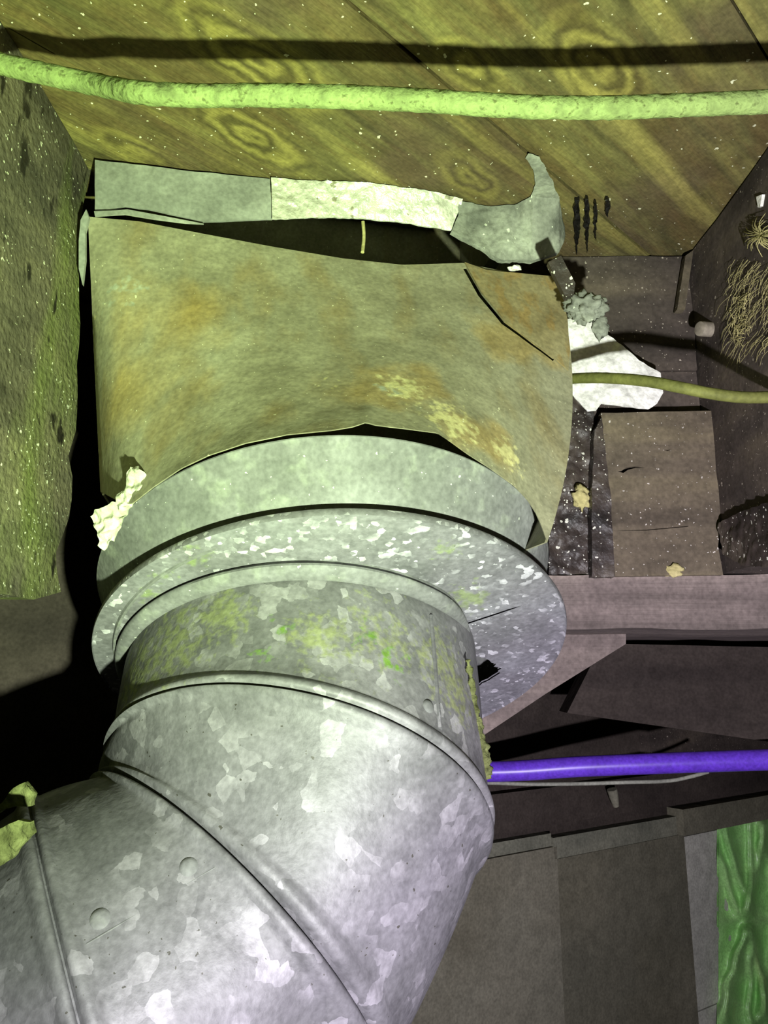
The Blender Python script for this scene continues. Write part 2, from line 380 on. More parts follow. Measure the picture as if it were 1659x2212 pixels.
wbox('sill_board', s_of(1452), 1.5, zt + 0.001, zt + 0.028, 0.02, M_CONC2)
wbox('rim_board', -0.45, 1.5, zt + 0.032, zt + 0.066, 0.012, M_DIM)
wbox('rim_board', s_of(1400), 1.5, zt + 0.07, zt + 0.18, 0.014, M_DARKWOOD)
# left side wall, well behind the joist
wl = rbox('wall_left', (-1.5, -0.4, 0), (-1.42, 2.0, 1.02), M_DIM, n=(1, 6, 4), amp=0); tag(wl, 'dark side wall beyond the left joist', kind='structure')

# green wrinkled sheet on the wall
def sheet():
    V, F = [], []; nx, ny = 70, 120
    for j in range(ny + 1):
        for i in range(nx + 1):
            px = 1552 + (1830 - 1552) * i / nx; py = 1772 + (2420 - 1772) * j / ny - (px - 1532) * 0.10
            y2 = (py - 1990); row = math.floor((py - 1990) / 235.0)
            h = 0.0
            for (x0, k, ph, wdt, a) in ((1590, 0.28, 0, 12, 1.0), (1640, -0.22, 20, 11, 0.9), (1665, 0.30, 10, 14, 1.0), (1622, 0.02, 0, 8, 0.7), (1572, 0.33, -30, 9, 0.8), (1700, -0.25, 0, 13, 1.0), (1745, 0.2, 5, 13, 1.0), (1790, -0.2, 0, 13, 1.0)):
                yy = (py - 1990 - row * 235) - 118 + ph
                xx = x0 + (k if row % 2 else -k * 0.8) * yy + 10 * noise.noise(Vector((py * 0.02, x0, 0)))
                h += a * math.exp(-((px - xx) / wdt) ** 2)
            env = min(1, abs((py - 1990) - row * 235) / 24.0, abs((py - 1990) - (row + 1) * 235) / 24.0)
            edge = min(1, (px - 1532) / 35)
            h = h * env * edge + 0.45 * (1 - env) + 0.25 * noise.noise(Vector((px * 0.05, py * 0.02, 3)))
            V.append(onW(px, py, 0.008 + 0.011 * h))
    w = nx + 1
    for j in range(ny):
        for i in range(nx): F.append((j * w + i, j * w + i + 1, (j + 1) * w + i + 1, (j + 1) * w + i))
    nV = len(V); V += [v - wn * 0.002 for v in V]
    F += [tuple(nV + a for a in reversed(f)) for f in F]
    o = obj('plastic_sheet', V, F, M_SHEET); return o
tag(sheet(), 'wrinkled green plastic sheet gathered in tufts on the back wall', 'sheet')
p = onW(1322, 1705, 0.03); q = onW(1331, 1742, 0.03)
tag(tube('peg', [p + wn * 0.0, p * 0.5 + q * 0.5, q], [0.0052, 0.0045, 0.003], M_CONC), 'small pale peg hanging below the thin white wire', 'peg')

# ================================================================== JOISTS AND BLOCKING
XL, XR = -0.164, 0.205
jl = [(203, 300), (200, 345), (182, 440), (172, 520), (170, 620), (172, 700), (168, 790), (166, 880), (164, 930), (150, 985), (157, 1030), (156, 1080), (150, 1120), (140, 1150), (122, 1190), (122, 1220), (128, 1255), (134, 1278)]
P = [onX(x, y, XL) for x, y in jl]; P[0].z = CZ + H - 0.001
zb = CZ + 0.031
P += [Vector((XL, P[-1].y - 0.03, zb + 0.001)), Vector((XL, 0.22, zb)), Vector((XL, -0.4, zb)), Vector((XL, -0.4, CZ + H - 0.001))]
jo = slab('floor_joist', P, (-0.038, 0, 0), M_JOIST, cuts=7, amp=0.0012, ns=30, smooth=True)
tag(jo, 'green-stained weathered floor joist with a ragged cut end left of the duct boot', 'joist')
jr = rbox('floor_joist', (XR, -0.4, CZ + 0.0565), (XR + 0.038, 0.95, CZ + H - 0.001), M_DARKWOOD, n=(2, 60, 14), amp=0.0012, ns=45)
tag(jr, 'dark brown floor joist with a pale round stub and cobwebs', 'joist')

hb = rbox('blocking_board', (0.118, 0.452, CZ + 0.190), (XR - 0.001, 0.488, CZ + H - 0.001), M_DARKWOOD, n=(14, 2, 8), amp=0.0008)
tag(hb, 'brown blocking board tight under the subfloor beside the dark joist', 'board')
hb2 = rbox('blocking_board', (0.118, 0.4535, CZ + 0.058), (XR - 0.001, 0.489, CZ + 0.1895), M_DARKWOOD, n=(14, 2, 8), amp=0.0008)
tag(hb2, 'lower brown blocking board behind the white foil and the wood block', 'board')
# pale slat wedged against the joist
def yslab(name, pix, y, th, m, **k): return slab(name, [onY(a, b, y) for a, b in pix], (0, th, 0), m, **k)
tag(yslab('slat', [(1481, 552), (1498, 540), (1480, 668), (1463, 668)], 0.443, 0.006, M_BLOCK), 'thin pale slat wedged between blocking board and dark joist', 'slat')
# ledger
lb = rbox('ledger_beam', (0.03, 0.445, CZ + 0.0235), (0.62, 0.62, CZ + 0.056), M_BEAM, n=(60, 10, 6), amp=0.0012, ns=30)
tag(lb, 'grey horizontal ledger beam under the wood block', 'beam')
bl = yslab('wood_block', [(1298, 892), (1570, 886), (1578, 1090), (1556, 1120), (1552, 1180), (1562, 1242), (1328, 1245), (1318, 1080)], 0.441, 0.012, M_BLOCK, cuts=4, amp=0.0006, ns=60, smooth=True)
tag(bl, 'speckled brown wood block standing on the ledger beam', 'block')
for pix in ([(1337, 1016), (1348, 1013), (1356, 1007), (1376, 1004), (1398, 1008), (1376, 1008), (1360, 1012), (1350, 1019)], [(1324, 1145), (1400, 1142), (1492, 1134), (1490, 1136), (1400, 1144)], [(1438, 968), (1452, 968), (1446, 971)]):
    cut(bl, [onY(a, b, 0.438) for a, b in pix], Vector((0, 0.011, 0)))
bl2 = yslab('stud', [(1195, 850), (1240, 850), (1282, 890), (1284, 1000), (1286, 1246), (1185, 1246), (1185, 1000)], 0.4475, 0.010, M_ROUGH, cuts=6, amp=0.0022, ns=140, smooth=True)
tag(bl2, 'black tarry rough stud between duct boot and wood block', 'stud')
bl3 = yslab('batten', [(1284, 930), (1300, 900), (1320, 1080), (1328, 1246), (1279, 1246), (1278, 1080)], 0.438, 0.014, M_ROUGH, cuts=5, amp=0.0012, ns=150, smooth=True)
tag(bl3, 'narrow dark gritty batten along the edge of the wood block', 'batten')
kn = slab('timber_chunk', [onX(x, y, XR - 0.004) for x, y in [(1552, 1130), (1600, 1105), (1659, 1085), (1720, 1080), (1720, 1215), (1659, 1225), (1605, 1222), (1560, 1198)]], (0.004, 0, 0), M_ROUGH, cuts=6, amp=0.0015, ns=110, smooth=True)
tag(kn, 'split rough timber chunk on the ledger beam at the foot of the dark joist', 'timber')
gs = slab('gusset_board', [onY(x, y, 0.52) for x, y in [(880, 1340), (1352, 1340), (1352, 1391), (1180, 1498), (1050, 1585), (880, 1700)]], (0, 0.012, 0), M_BEAM)
tag(gs, 'grey board with a slanted edge hanging below the ledger beam', 'board')
# far timbers under the floor
def ybox(name, x0, x1, y0, y1, z0, z1, m, lab, cat):
    o = rbox(name, (x0, y0, CZ + z0), (x1, y1, CZ + z1), m, n=(6, 2, 4), amp=0.001); tag(o, lab, cat); return o
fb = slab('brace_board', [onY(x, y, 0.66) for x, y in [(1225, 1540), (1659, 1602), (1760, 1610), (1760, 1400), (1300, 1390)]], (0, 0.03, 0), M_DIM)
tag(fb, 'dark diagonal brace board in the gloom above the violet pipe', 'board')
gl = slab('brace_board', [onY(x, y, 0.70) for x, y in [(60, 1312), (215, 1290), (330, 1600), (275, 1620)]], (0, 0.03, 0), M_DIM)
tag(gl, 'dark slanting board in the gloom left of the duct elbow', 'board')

# ================================================================== DUCT BOOT
def circ(cx, cy, e, az, d, r):
    n = d2w((math.sin(az) * math.cos(e), -math.cos(az) * math.cos(e), math.sin(e)))
    return at(cx, cy, d), n, r
PT0, PT1 = Vector((-0.158, 0.352, 0)), Vector((0.112, 0.413, 0))
ptd = (PT1 - PT0).normalized(); ptn = Vector((ptd.y, -ptd.x, 0))
def onT(px, py, off=0.0): return on(px, py, PT0 + ptn * off, ptn)
def surfT(px, py, off=0.0):     # strip plane, but never above the subfloor
    a = onT(px, py, off); b = onZ(px, py, H - 0.0015)
    return a if a.z < CZ + H - 0.0015 else b
colC, colN, colR = circ(712.7, 1280.6, 0.6855, 0.1341, 0.399, 0.118)
flaC, flaN, flaR = circ(725.9, 1424.9, 0.6901, 0.0998, 0.3965, 0.1233)
def hug(px, py, off=0.004):     # depth on the collar's outer surface
    r = ray(px, py); o = EYE - colC; R = colR + off
    dp = r - colN * r.dot(colN); op = o - colN * o.dot(colN)
    a = dp.dot(dp); b = 2 * dp.dot(op); c = op.dot(op) - R * R; disc = b * b - 4 * a * c
    return (-b - math.sqrt(max(disc, 0))) / (2 * a)
def interp(P, x):
    if x <= P[0][0]: return P[0][1]
    for (a, b), (c, d) in zip(P, P[1:]):
        if x <= c: return b + (d - b) * (x - a) / (c - a)
    return P[-1][1]
PB = lambda c, r: (c, r)
boot = empty('duct_boot', Vector((colC.x, colC.y, colC.z)))
tag(boot, 'rusty olive sheet-metal duct boot torn open along its top edge', 'duct boot')
L_ = lambda px, py, d: at(px, py, d) - boot.location
M_BOOT = mat('rusty_sheet', [(142, 138, 116), (157, 153, 130), (168, 165, 142)], nscale=30, rough=0.65, metal=0.05, bump=0.3, bscale=90, spec=0.35, specks=((235, 232, 200), 300, 0.16, 0.10),
    patches=[dict(col=(176, 148, 72), scale=24, lo=0.25, hi=0.75, stretch=(1.3, 1.3, 0.5), c=[(L_(350, 720, .39), .05), (L_(300, 900, .37), .05), (L_(430, 960, .35), .04)], amp=1.6, str=0.6),
             dict(col=(178, 150, 86), scale=40, lo=0.25, hi=0.6, c=[(L_(880, 850, .345), .035), (L_(1130, 700, .40), .04), (L_(1000, 960, .34), .03)], amp=1.8, str=0.5),
             dict(col=(222, 214, 160), scale=260, lo=0.40, hi=0.80, c=[(L_(715, 868, .345), .013), (L_(975, 910, .335), .022), (L_(1095, 985, .345), .016), (L_(870, 850, .345), .02), (L_(240, 690, .39), .012)], amp=2.2),
             dict(col=(172, 176, 158), scale=200, lo=0.40, hi=0.75, c=[(L_(462, 943, .35), .012), (L_(840, 870, .345), .014), (L_(280, 650, .39), .02)], amp=2.0),
             dict(col=(150, 128, 78), scale=22, lo=0.5, hi=0.7, stretch=(2, 2, 0.5), str=0.5)])
M_FLAP = mat('rusty_flap', [(140, 126, 94), (158, 145, 110), (170, 160, 126)], nscale=22, rough=0.65, metal=0.1, bump=0.35, bscale=90, spec=0.3, patches=[dict(col=(164, 130, 70), scale=60, lo=0.5, hi=0.6, stretch=(2, 2, 0.7), str=0.5)])
top_e = [(190, 468), (300, 478), (440, 505), (590, 533), (740, 558), (870, 572), (1000, 568), (1100, 588), (1202, 597)]
mid_l, mid_r = (203, 760), (1233, 765)
bot_e = [(217, 1062), (262, 1086), (285, 1088), (330, 1052), (390, 1012), (450, 984), (530, 957), (620, 938), (720, 929), (760, 922), (790, 912), (810, 918), (870, 925), (945, 935), (975, 955), (1010, 980), (1060, 1012), (1112, 1050), (1140, 1080), (1160, 1112), (1172, 1142), (1182, 1172)]
def front_pt(s, t, off=0.0):
    tx = 190 + (1202 - 190) * s; bx = 217 + (1182 - 217) * s
    T = onT(tx, interp(top_e, tx))
    by = interp(bot_e, bx); dh = hug(bx, by)
    B = at(bx, by, min(dh, 0.375))
    mx = mid_l[0] + (mid_r[0] - mid_l[0]) * s; my = 765
    tf = (my - interp(top_e, tx)) / (by - interp(top_e, tx))
    dT = (T - EYE).dot(d2w((0, 0, -1))); dB = min(dh, 0.375)
    dM = dT + (dB - dT) * (tf * 0.9)
    # quadratic through T (t=0), M (t=tf), B (t=1) in (px,py,depth)
    def q(a, m, b):
        l0 = (t - tf) * (t - 1) / (tf); l1 = t * (t - 1) / (tf * (tf - 1)); l2 = t * (t - tf) / (1 - tf)
        return a * l0 + m * l1 + b * l2
    px = q(tx, mx, bx); py = interp(top_e, tx) + (by - interp(top_e, tx)) * t
    d = q(dT, dM, dB) - off
    v = at(px, py, d)
    return v + Vector((0, 1, 0)) * (0.0004 * noise.noise(Vector((s * 6, t * 6, 2))) + 0.0002 * noise.noise(Vector((s * 20, t * 18, 5)))) * min(1, 4 * t)
def two_sided(name, V, F, th, m, parent):
    n = len(V); V2 = list(V) + [v + th for v in V]
    # border edges -> rim
    cnt = {}
    for f in F:
        for a, b in zip(f, f[1:] + f[:1]): cnt[frozenset((a, b))] = cnt.get(frozenset((a, b)), 0) + 1
    F2 = list(F) + [tuple(n + a for a in reversed(f)) for f in F]
    for f in F:
        for a, b in zip(f, f[1:] + f[:1]):
            if cnt[frozenset((a, b))] == 1: F2.append((b, a, n + a, n + b))
    return obj(name, V2, F2, m, parent, True, 45)
def gridF(nx, ny):
    w = nx + 1; return [(j * w + i, j * w + i + 1, (j + 1) * w + i + 1, (j + 1) * w + i) for j in range(ny) for i in range(nx)]
nx, ny = 120, 60
V = [front_pt(i / nx, j / ny) for j in range(ny + 1) for i in range(nx + 1)]
front_o = two_sided('front_panel', V, gridF(nx, ny), Vector((0, 0.0012, 0)), M_BOOT, boot)
back = Vector((-ptn.x, -ptn.y, 0)) * 0.20
def side(s, name):
    V, F = [], gridF(6, 30)
    for j in range(31):
        a = front_pt(s, j / 30)
        for i in range(7):
            b = a + back * (i / 6); b.z = a.z + (i / 6) * (1 - j / 30) * (CZ + H - 0.003 - a.z) * (1 if j < 3 else 0.6)
            V.append(b)
    two_sided(name, V, F, Vector((0.0012 if s == 0 else -0.0012, 0, 0)), M_BOOT, boot)
side(0.0, 'side_panel'); side(1.0, 'side_panel')
# back panel and throat
V, F = [], gridF(8, 8)
bl_, br_ = front_pt(0, 0.0) + back, front_pt(1, 0.0) + back
for j in range(9):
    for i in range(9):
        b = bl_.lerp(br_, i / 8); b.z = CZ + H - 0.002 - (H - 0.10) * j / 8; V.append(b)
two_sided('back_panel', V, F, Vector((0, 0.0012, 0)), M_BOOT, boot)
# sheet-metal throat rising through the register opening
HZ0, HZ1 = CZ + H + 0.0002, CZ + H + 0.10
V = [Vector((x, y, z)) for z in (HZ0, HZ1) for x, y in HOLE]
F = [(i, (i + 1) % 4, 4 + (i + 1) % 4, 4 + i) for i in range(4)] + [(4, 5, 6, 7)]
obj('throat', V, F, M_BOOT, boot, False)
# folded corner flap lapped over the front panel
fl = [(1004, 566), (1050, 583), (1120, 590), (1199, 597), (1214, 625), (1226, 690), (1231, 760), (1228, 800), (1196, 770), (1150, 735), (1090, 690), (1040, 630)]
def s_at(px, py):               # invert the front panel
    best = None
    s = (px - 195) / (1215 - 195); t = 0.3
    f0 = lambda s, t: proj(front_pt(s, t))
    for _ in range(12):
        a = f0(s, t); e = (px - a[0], py - a[1]); ds = f0(s + .01, t); dt = f0(s, t + .01)
        j = np.array([[(ds[0] - a[0]) / .01, (dt[0] - a[0]) / .01], [(ds[1] - a[1]) / .01, (dt[1] - a[1]) / .01]])
        d = np.linalg.solve(j, np.array(e)); s += d[0]; t += d[1]
    return s, t
def proj(p):
    v = p - EYE; d = v.dot(d2w((0, 0, -1))); return (829.5 + FPX * v.x / d, 1106 - FPX * v.dot(d2w((0, 1, 0))) / d)
fp = [front_pt(*s_at(x, y), off=0.003) for x, y in fl]
slab('corner_flap', fp, (0, 0.0015, 0), M_FLAP, boot, cuts=4, amp=0.0004, ns=60, smooth=True)

cr = [(1000, 576), (1008, 576), (1041, 632), (1090, 692), (1150, 737), (1198, 773), (1196, 778), (1145, 741), (1084, 697), (1034, 637)]
cut(front_o, [front_pt(*s_at(x, y), off=0.002) for x, y in cr], Vector((0, 0.008, 0)))
def ring_pts(C, n, r, e1, k):
    e1 = (e1 - n * e1.dot(n)).normalized(); e2 = n.cross(e1)
    return [C + (e1 * math.cos(2 * math.pi * j / k) + e2 * math.sin(2 * math.pi * j / k)) * r for j in range(k)], e1
def loft(rings, closed=True):
    k = len(rings[0]); V = [v for r in rings for v in r]; F = []
    for i in range(len(rings) - 1):
        for j in range(k if closed else k - 1): F.append((i * k + j, i * k + (j + 1) % k, (i + 1) * k + (j + 1) % k, (i + 1) * k + j))
    return V, F
M_COLLAR = mat('clean_galvanised', [(104, 105, 105), (116, 116, 118), (128, 128, 131)], nscale=30, rough=0.85, metal=0.0, bump=0.08, bscale=400, spec=0.05, specks=((200, 204, 196), 330, 0.2, 0.06), patches=[dict(col=(146, 150, 142), scale=90, lo=0.54, hi=0.68, str=0.5)])
K = 128
E0 = d2w((1, 0.2, 0.1))
Lc = (flaC - colC).dot(colN)
rings = []
for (dz, dr) in ((0.0, -0.0012), (0.0, 0.0), (0.0006, 0.0004), (0.0015, 0.0), (Lc * 0.5, 0.0), (Lc - 0.0015, 0.0), (Lc - 0.0015, -0.0012), (Lc * 0.5, -0.0012), (0.0, -0.0012)):
    t = dz / Lc; C = colC + colN * dz + (flaC - (colC + colN * Lc)) * t
    rings.append(ring_pts(C, colN, colR + dr - 0.0055 * t, E0, K)[0])
V, F = loft(rings); obj('collar', V, F, M_COLLAR, boot, True, 40)

# ================================================================== ELBOW
stC = c2w((-0.0421, -0.088, -0.401)); stN = d2w((0.06, -0.76, 0.647)).normalized(); RS = 0.0928
elbow = empty('duct_elbow', c2w((-0.0842, -0.26, -0.36)))
tag(elbow, 'galvanised gored duct elbow with a wide flange hanging from the boot', 'duct elbow')
EL = lambda px, py, d: at(px, py, d) - elbow.location
GALV = dict(nscale=26, rough=0.55, metal=0.12, bump=0.12, bscale=400, spec=0.35)
M_FLANGE = mat('galvanised_flange', [(108, 108, 112), (125, 123, 130), (140, 140, 147)], spangle=(330, 0.78, (212, 210, 220), 0.8), specks=((225, 224, 232), 300, 0.3, 0.05),
    patches=[dict(col=(140, 156, 96), scale=200, lo=0.4, hi=0.85, c=[(EL(360, 1220, .33), .012), (EL(420, 1190, .32), .012), (EL(330, 1265, .34), .012), (EL(1010, 1300, .36), .02), (EL(960, 1170, .33), .012)], amp=2.4, str=0.6)], **GALV)
M_GORE = mat('galvanised_gore', [(98, 98, 100), (112, 111, 115), (126, 124, 130)], spangle=(150, 0.68, (168, 165, 172), 0.5), specks=((60, 58, 50), 330, 0.2, 0.06), **GALV)
M_STUB = mat('mossy_galvanised', [(104, 104, 106), (120, 119, 122), (134, 132, 137)], spangle=(160, 0.70, (184, 182, 186), 0.5),
    patches=[dict(col=(142, 148, 104), scale=260, lo=0.30, hi=0.85, c=[(EL(400, 1400, .33), .032), (EL(330, 1460, .34), .03), (EL(480, 1330, .32), .02), (EL(700, 1350, .305), .022), (EL(850, 1330, .31), .03), (EL(980, 1420, .33), .026), (EL(1010, 1500, .33), .02)], amp=2.6, h=0.8, det=8, str=0.8),
             dict(col=(108, 140, 62), scale=230, lo=0.40, hi=0.85, c=[(EL(830, 1350, .31), .016), (EL(610, 1330, .305), .012), (EL(860, 1420, .31), .012), (EL(560, 1410, .3), .008), (EL(750, 1290, .31), .012)], amp=2.8, h=0.5)], **GALV)
# flange plate: eccentric annulus with a torn place on the right
fe1 = (E0 - flaN * E0.dot(flaN)).normalized(); fe2 = flaN.cross(fe1)
off = stC - flaC; off = off - flaN * off.dot(flaN)
tear_c = (on(1045, 1440, flaC, flaN) - flaC)
ta = math.atan2(tear_c.dot(fe2), tear_c.dot(fe1))
ck = (on(1042, 1332, flaC, flaN) - flaC); ca = math.atan2(ck.dot(fe2), ck.dot(fe1)) % (2 * math.pi)
ANG = sorted([2 * math.pi * j / 220 for j in range(220) if abs(2 * math.pi * j / 220 - ca) > 0.02] + [ca + d for d in (-0.016, -0.010, -0.005, 0.0, 0.005, 0.010, 0.016)])
KF = len(ANG)
def frow(t, lift):
    out = []
    for j in range(KF):
        a = ANG[j]
        o = (fe1 * math.cos(a) + fe2 * math.sin(a))
        inner = off + o * (RS - 0.002); outer = o * flaR
        da = (a - ta + math.pi) % (2 * math.pi) - math.pi
        tt = t
        if abs(da) < 0.26: # jagged hole next to the stub
            w = 1 - abs(da) / 0.26
            tt = max(t, 0.42 * w ** 0.6 + 0.16 * w * noise.noise(Vector((a * 40, 1, 0))))
        dc = abs((a - ca + math.pi) % (2 * math.pi) - math.pi)
        if dc < 0.012: tt = max(tt, 0.62 * (1 - dc / 0.012) ** 0.35)   # split running out from the stub
        out.append(flaC + inner.lerp(outer, min(tt, 1)) - flaN * lift)
    return out
rows = [frow(t, 0.0) for t in (0, 0.1, 0.2, 0.35, 0.55, 0.75, 0.93, 0.975)]
rows.append([v - flaN * (-0.0012) for v in frow(0.99, 0)]); rows.append([v - flaN * 0.0005 for v in frow(1.0, 0)])
rows.append([v - flaN * 0.0025 for v in frow(0.985, 0)]); rows.append([v - flaN * 0.0015 for v in frow(0.9, 0)]); rows.append([v - flaN * 0.0015 for v in frow(0.0, 0)])
V, F = loft(rows); fo = obj('flange_plate', V, F, M_FLANGE, elbow, True, 60)
# raised ring round the stub, wider on its near side
near_ = d2w((0, 0.65, 0.76)); near_ = (near_ - stN * near_.dot(stN)).normalized()
lf_ = d2w((-1, 0, 0)); lf_ = (lf_ - stN * lf_.dot(stN)).normalized(); near2 = (near_ * math.cos(0.38) + lf_ * math.sin(0.38)).normalized()
rings = []
for (r, h) in ((0.0980, -0.0030), (0.0980, 0.0006), (0.0990, 0.0012), (0.0991, 0.0024), (0.0982, 0.0034), (0.0965, 0.0042), (0.0948, 0.0046), (0.0940, 0.0042), (0.0940, 0.0030), (0.0934, -0.002)):
    k_ = max(0, min(1, (r - 0.0932) / 0.0058))
    rp = ring_pts(stC + stN * h + near_ * (0.0060 * k_), stN, r - 0.0008 - 0.0014 * k_, E0, K)[0]
    b_ = ring_pts(stC - stN * 0.003, stN, RS - 0.002, E0, K)[0]; q_ = []
    for u, v in zip(rp, b_):
        w = ((v - stC).normalized().dot(near2) + 0.22) / 0.6; w = max(0, min(1, w)); w = w * w * (3 - 2 * w)
        q_.append(v.lerp(u, w))
    rings.append(q_)
V, F = loft(rings)
ringo = obj('hub_ring', V, F, M_COLLAR, elbow, True, 60)
c1 = circ(642.1, 1736.7, 0.8488, -0.2353, 0.3513, 0.0908)
c2 = circ(489.2, 2006.6, 0.6953, -0.8816, 0.3363, 0.0890)
c3 = circ(194.6, 2201.0, 0.4785, -1.2984, 0.3093, 0.0926)
n4 = d2w((-0.84, -0.54, 0.05)).normalized()
c4 = (c3[0] + n4 * 0.22, n4, 0.080)
segs = [((stC - stN * 0.012, stN, RS), c1, M_STUB, False, True), (c1, c2, M_GORE, True, True), (c2, c3, M_GORE, True, True), (c3, c4, M_GORE, True, False)]
RIDGE = [(0.0, -0.0016), (0.0006, -0.0010), (0.0009, 0.0014), (0.0018, 0.0026), (0.0032, 0.0030), (0.0048, 0.0024), (0.0062, 0.0008), (0.0078, 0.0)]
e = E0; gores = []
for gi, (A, B, m, ra, rb) in enumerate(segs):
    Ln = (B[0] - A[0]).length
    prof = []
    if ra: prof += [(d / Ln, o) for d, o in RIDGE]
    else: prof += [(0, 0)]
    prof += [(t, 0.0) for t in np.linspace(0.22, 0.78, 8)]
    if rb: prof += [(1 - d / Ln, o * 0.8) for d, o in reversed(RIDGE)]
    else: prof += [(1, 0)]
    rings = []; ee = e
    for t, o in prof:
        n = A[1].lerp(B[1], t).normalized(); C = A[0].lerp(B[0], t); r = A[2] + (B[2] - A[2]) * t + o
        R_, ee = ring_pts(C, n, r, ee, K); rings.append(R_)
    # inner skin so the metal has thickness
    rings += [[c + (v - c) * 0.975 for v in rr] for rr, c in ((rings[-1], B[0]), (rings[0], A[0]))]
    V, F = loft(rings + [rings[0]])
    g = obj('gore', V, F, m, elbow, True, 55); gores.append(g)
    e = (e - B[1] * e.dot(B[1])).normalized()
# rivets and seam lines
def cone_hit(A, B, px, py, out=0.0):
    """first hit of a pixel ray with the gore between two circles"""
    r = ray(px, py); ax = (B[0] - A[0]).normalized(); best = None
    d = 0.15
    while d < 0.6:
        p = EYE + r * d; t = max(0, min(1, (p - A[0]).dot(ax) / (B[0] - A[0]).length))
        n = A[1].lerp(B[1], t).normalized()
        # find t such that plane passes through p
        for _ in range(6):
            C = A[0].lerp(B[0], t); n = A[1].lerp(B[1], t).normalized(); t += (p - C).dot(n) / (B[0] - A[0]).length * 0.8
        C = A[0].lerp(B[0], t); R = A[2] + (B[2] - A[2]) * t
        if (p - C).length < R + out: return p, (p - C).normalized()
        d += 0.0005
    return None
def rivet(gi, px, py, rad):
    A, B = segs[gi][0], segs[gi][1]; p, n = cone_hit(A, B, px, py)
    rr = []; e1 = n.orthogonal().normalized()
    for (r, h) in ((rad * 1.25, -0.0006), (rad * 1.05, 0.0002), (rad * 0.95, 0.0007), (rad * 0.6, 0.0012), (rad * 0.2, 0.0014)):
        rr.append(ring_pts(p + n * h, n, r, e1, 20)[0])
    V, F = loft(rr); F.append(tuple(range(4 * 20, 5 * 20)))
    obj('rivet', V, F, M_COLLAR, gores[gi], True)
rivet(2, 408, 1873, 0.0034); rivet(2, 217, 1985, 0.0034); rivet(0, 925, 1526, 0.0028)
def seamline(gi, pix, r, m):
    A, B = segs[gi][0], segs[gi][1]; P = []
    for x, y in pix:
        h = cone_hit(A, B, x, y)
        if h: P.append(h[0] + h[1] * r * 0.1)
    tube('lap_seam', smooth_path(P, 4), r, m, gores[gi], k=6)
seamline(2, [(478, 1866), (400, 1912), (320, 1960), (240, 2008), (165, 2052)], 0.0003, M_COLLAR)
seamline(0, [(930, 1330), (935, 1390), (940, 1450), (945, 1520), (950, 1575)], 0.0011, M_GORE)
# moss growing down from the torn flange along the stub's flank
P = smooth_path([at(x, y, d) for x, y, d in [(1010, 1425, .350), (1018, 1470, .350), (1022, 1510, .349), (1028, 1550, .347), (1036, 1590, .345), (1042, 1625, .343), (1046, 1655, .342), (1050, 1682, .341)]], 10)
rad = [0.0010 + 0.0028 * (i / (len(P) - 1)) * (1 if i < len(P) - 4 else 0.5) + 0.0011 * noise.noise(Vector((i * 0.33, 4, 1))) for i in range(len(P))]
V, F = tube_data(smooth_path(P, 3), [r for i, r in enumerate(rad) for _ in range(3)][:3 * (len(P) - 1) + 1], 24, 0.5)
o = obj('moss', V, F, M_MOSS, gores[0], True); o['kind'] = 'stuff'

# ================================================================== STRIPS AND TAPE UNDER THE SUBFLOOR
st = slab('nailing_strip', [surfT(x, y, 0.001) for x, y in [(205, 345), (300, 356), (400, 368), (583, 386), (588, 473), (520, 476), (440, 479), (380, 465), (320, 452), (270, 446), (240, 452), (205, 452)]], ptn * -0.0012, M_STRIP, cuts=4, amp=0.0006, ns=60, smooth=True)
tag(st, 'dull zinc nailing strip on the subfloor left of the bright foil tape', 'metal strip')
slab('lip', [surfT(x, y, 0.004) for x, y in [(203, 456), (240, 455), (275, 452), (340, 464), (440, 483), (400, 481), (330, 472), (270, 462), (205, 466)]], ptn * -0.0012, M_STRIP, st)
ft = slab('foil_tape', [surfT(x, y, 0.004) for x, y in [(586, 384), (700, 391), (790, 394), (850, 401), (930, 413), (1000, 430), (994, 450), (985, 470), (975, 497), (900, 485), (850, 478), (760, 470), (680, 469), (588, 473)]], ptn * -0.001, M_FOIL, cuts=6, amp=0.0009, ns=140, smooth=True)
tag(ft, 'bright crinkled silver foil tape stuck along the subfloor above the boot gap', 'foil tape')
mp2 = slab('mastic_patch', [surfT(x, y, 0.003) for x, y in [(992, 432), (1060, 446), (1110, 443), (1150, 424), (1162, 390), (1158, 355), (1140, 333), (1165, 338), (1190, 385), (1208, 430), (1215, 470), (1222, 510), (1208, 545), (1150, 562), (1080, 560), (1030, 527), (975, 499), (990, 465)]], ptn * -0.004, M_MASTIC, cuts=6, amp=0.001, ns=110, smooth=True)
tag(mp2, 'lumpy grey mastic patch with a curved hook beside the foil tape', 'mastic')
cm = slab('corner_tab', [at(x, y, 0.385) for x, y in [(186, 452), (192, 470), (184, 500), (184, 560), (178, 615), (170, 580), (170, 520), (174, 475)]], (0, 0.002, 0), M_STRIP); tag(cm, 'narrow bent metal tab at the upper left corner of the boot', 'metal tab')
tag(slab('metal_strap', [at(x, y, 0.40) for x, y in [(1184, 566), (1212, 552), (1243, 612), (1240, 634), (1222, 642)]], (0, 0.004, 0), M_ROUGH), 'short dark metal strap at the upper right corner of the boot', 'metal strap')
tag(tube('straw', smooth_path([onT(784, 478, -0.012), onT(786, 510, -0.014), onT(783, 545, -0.012)], 4), 0.0011, M_FUZZ, k=8), 'thin pale straw hanging inside the dark boot gap', 'straw')
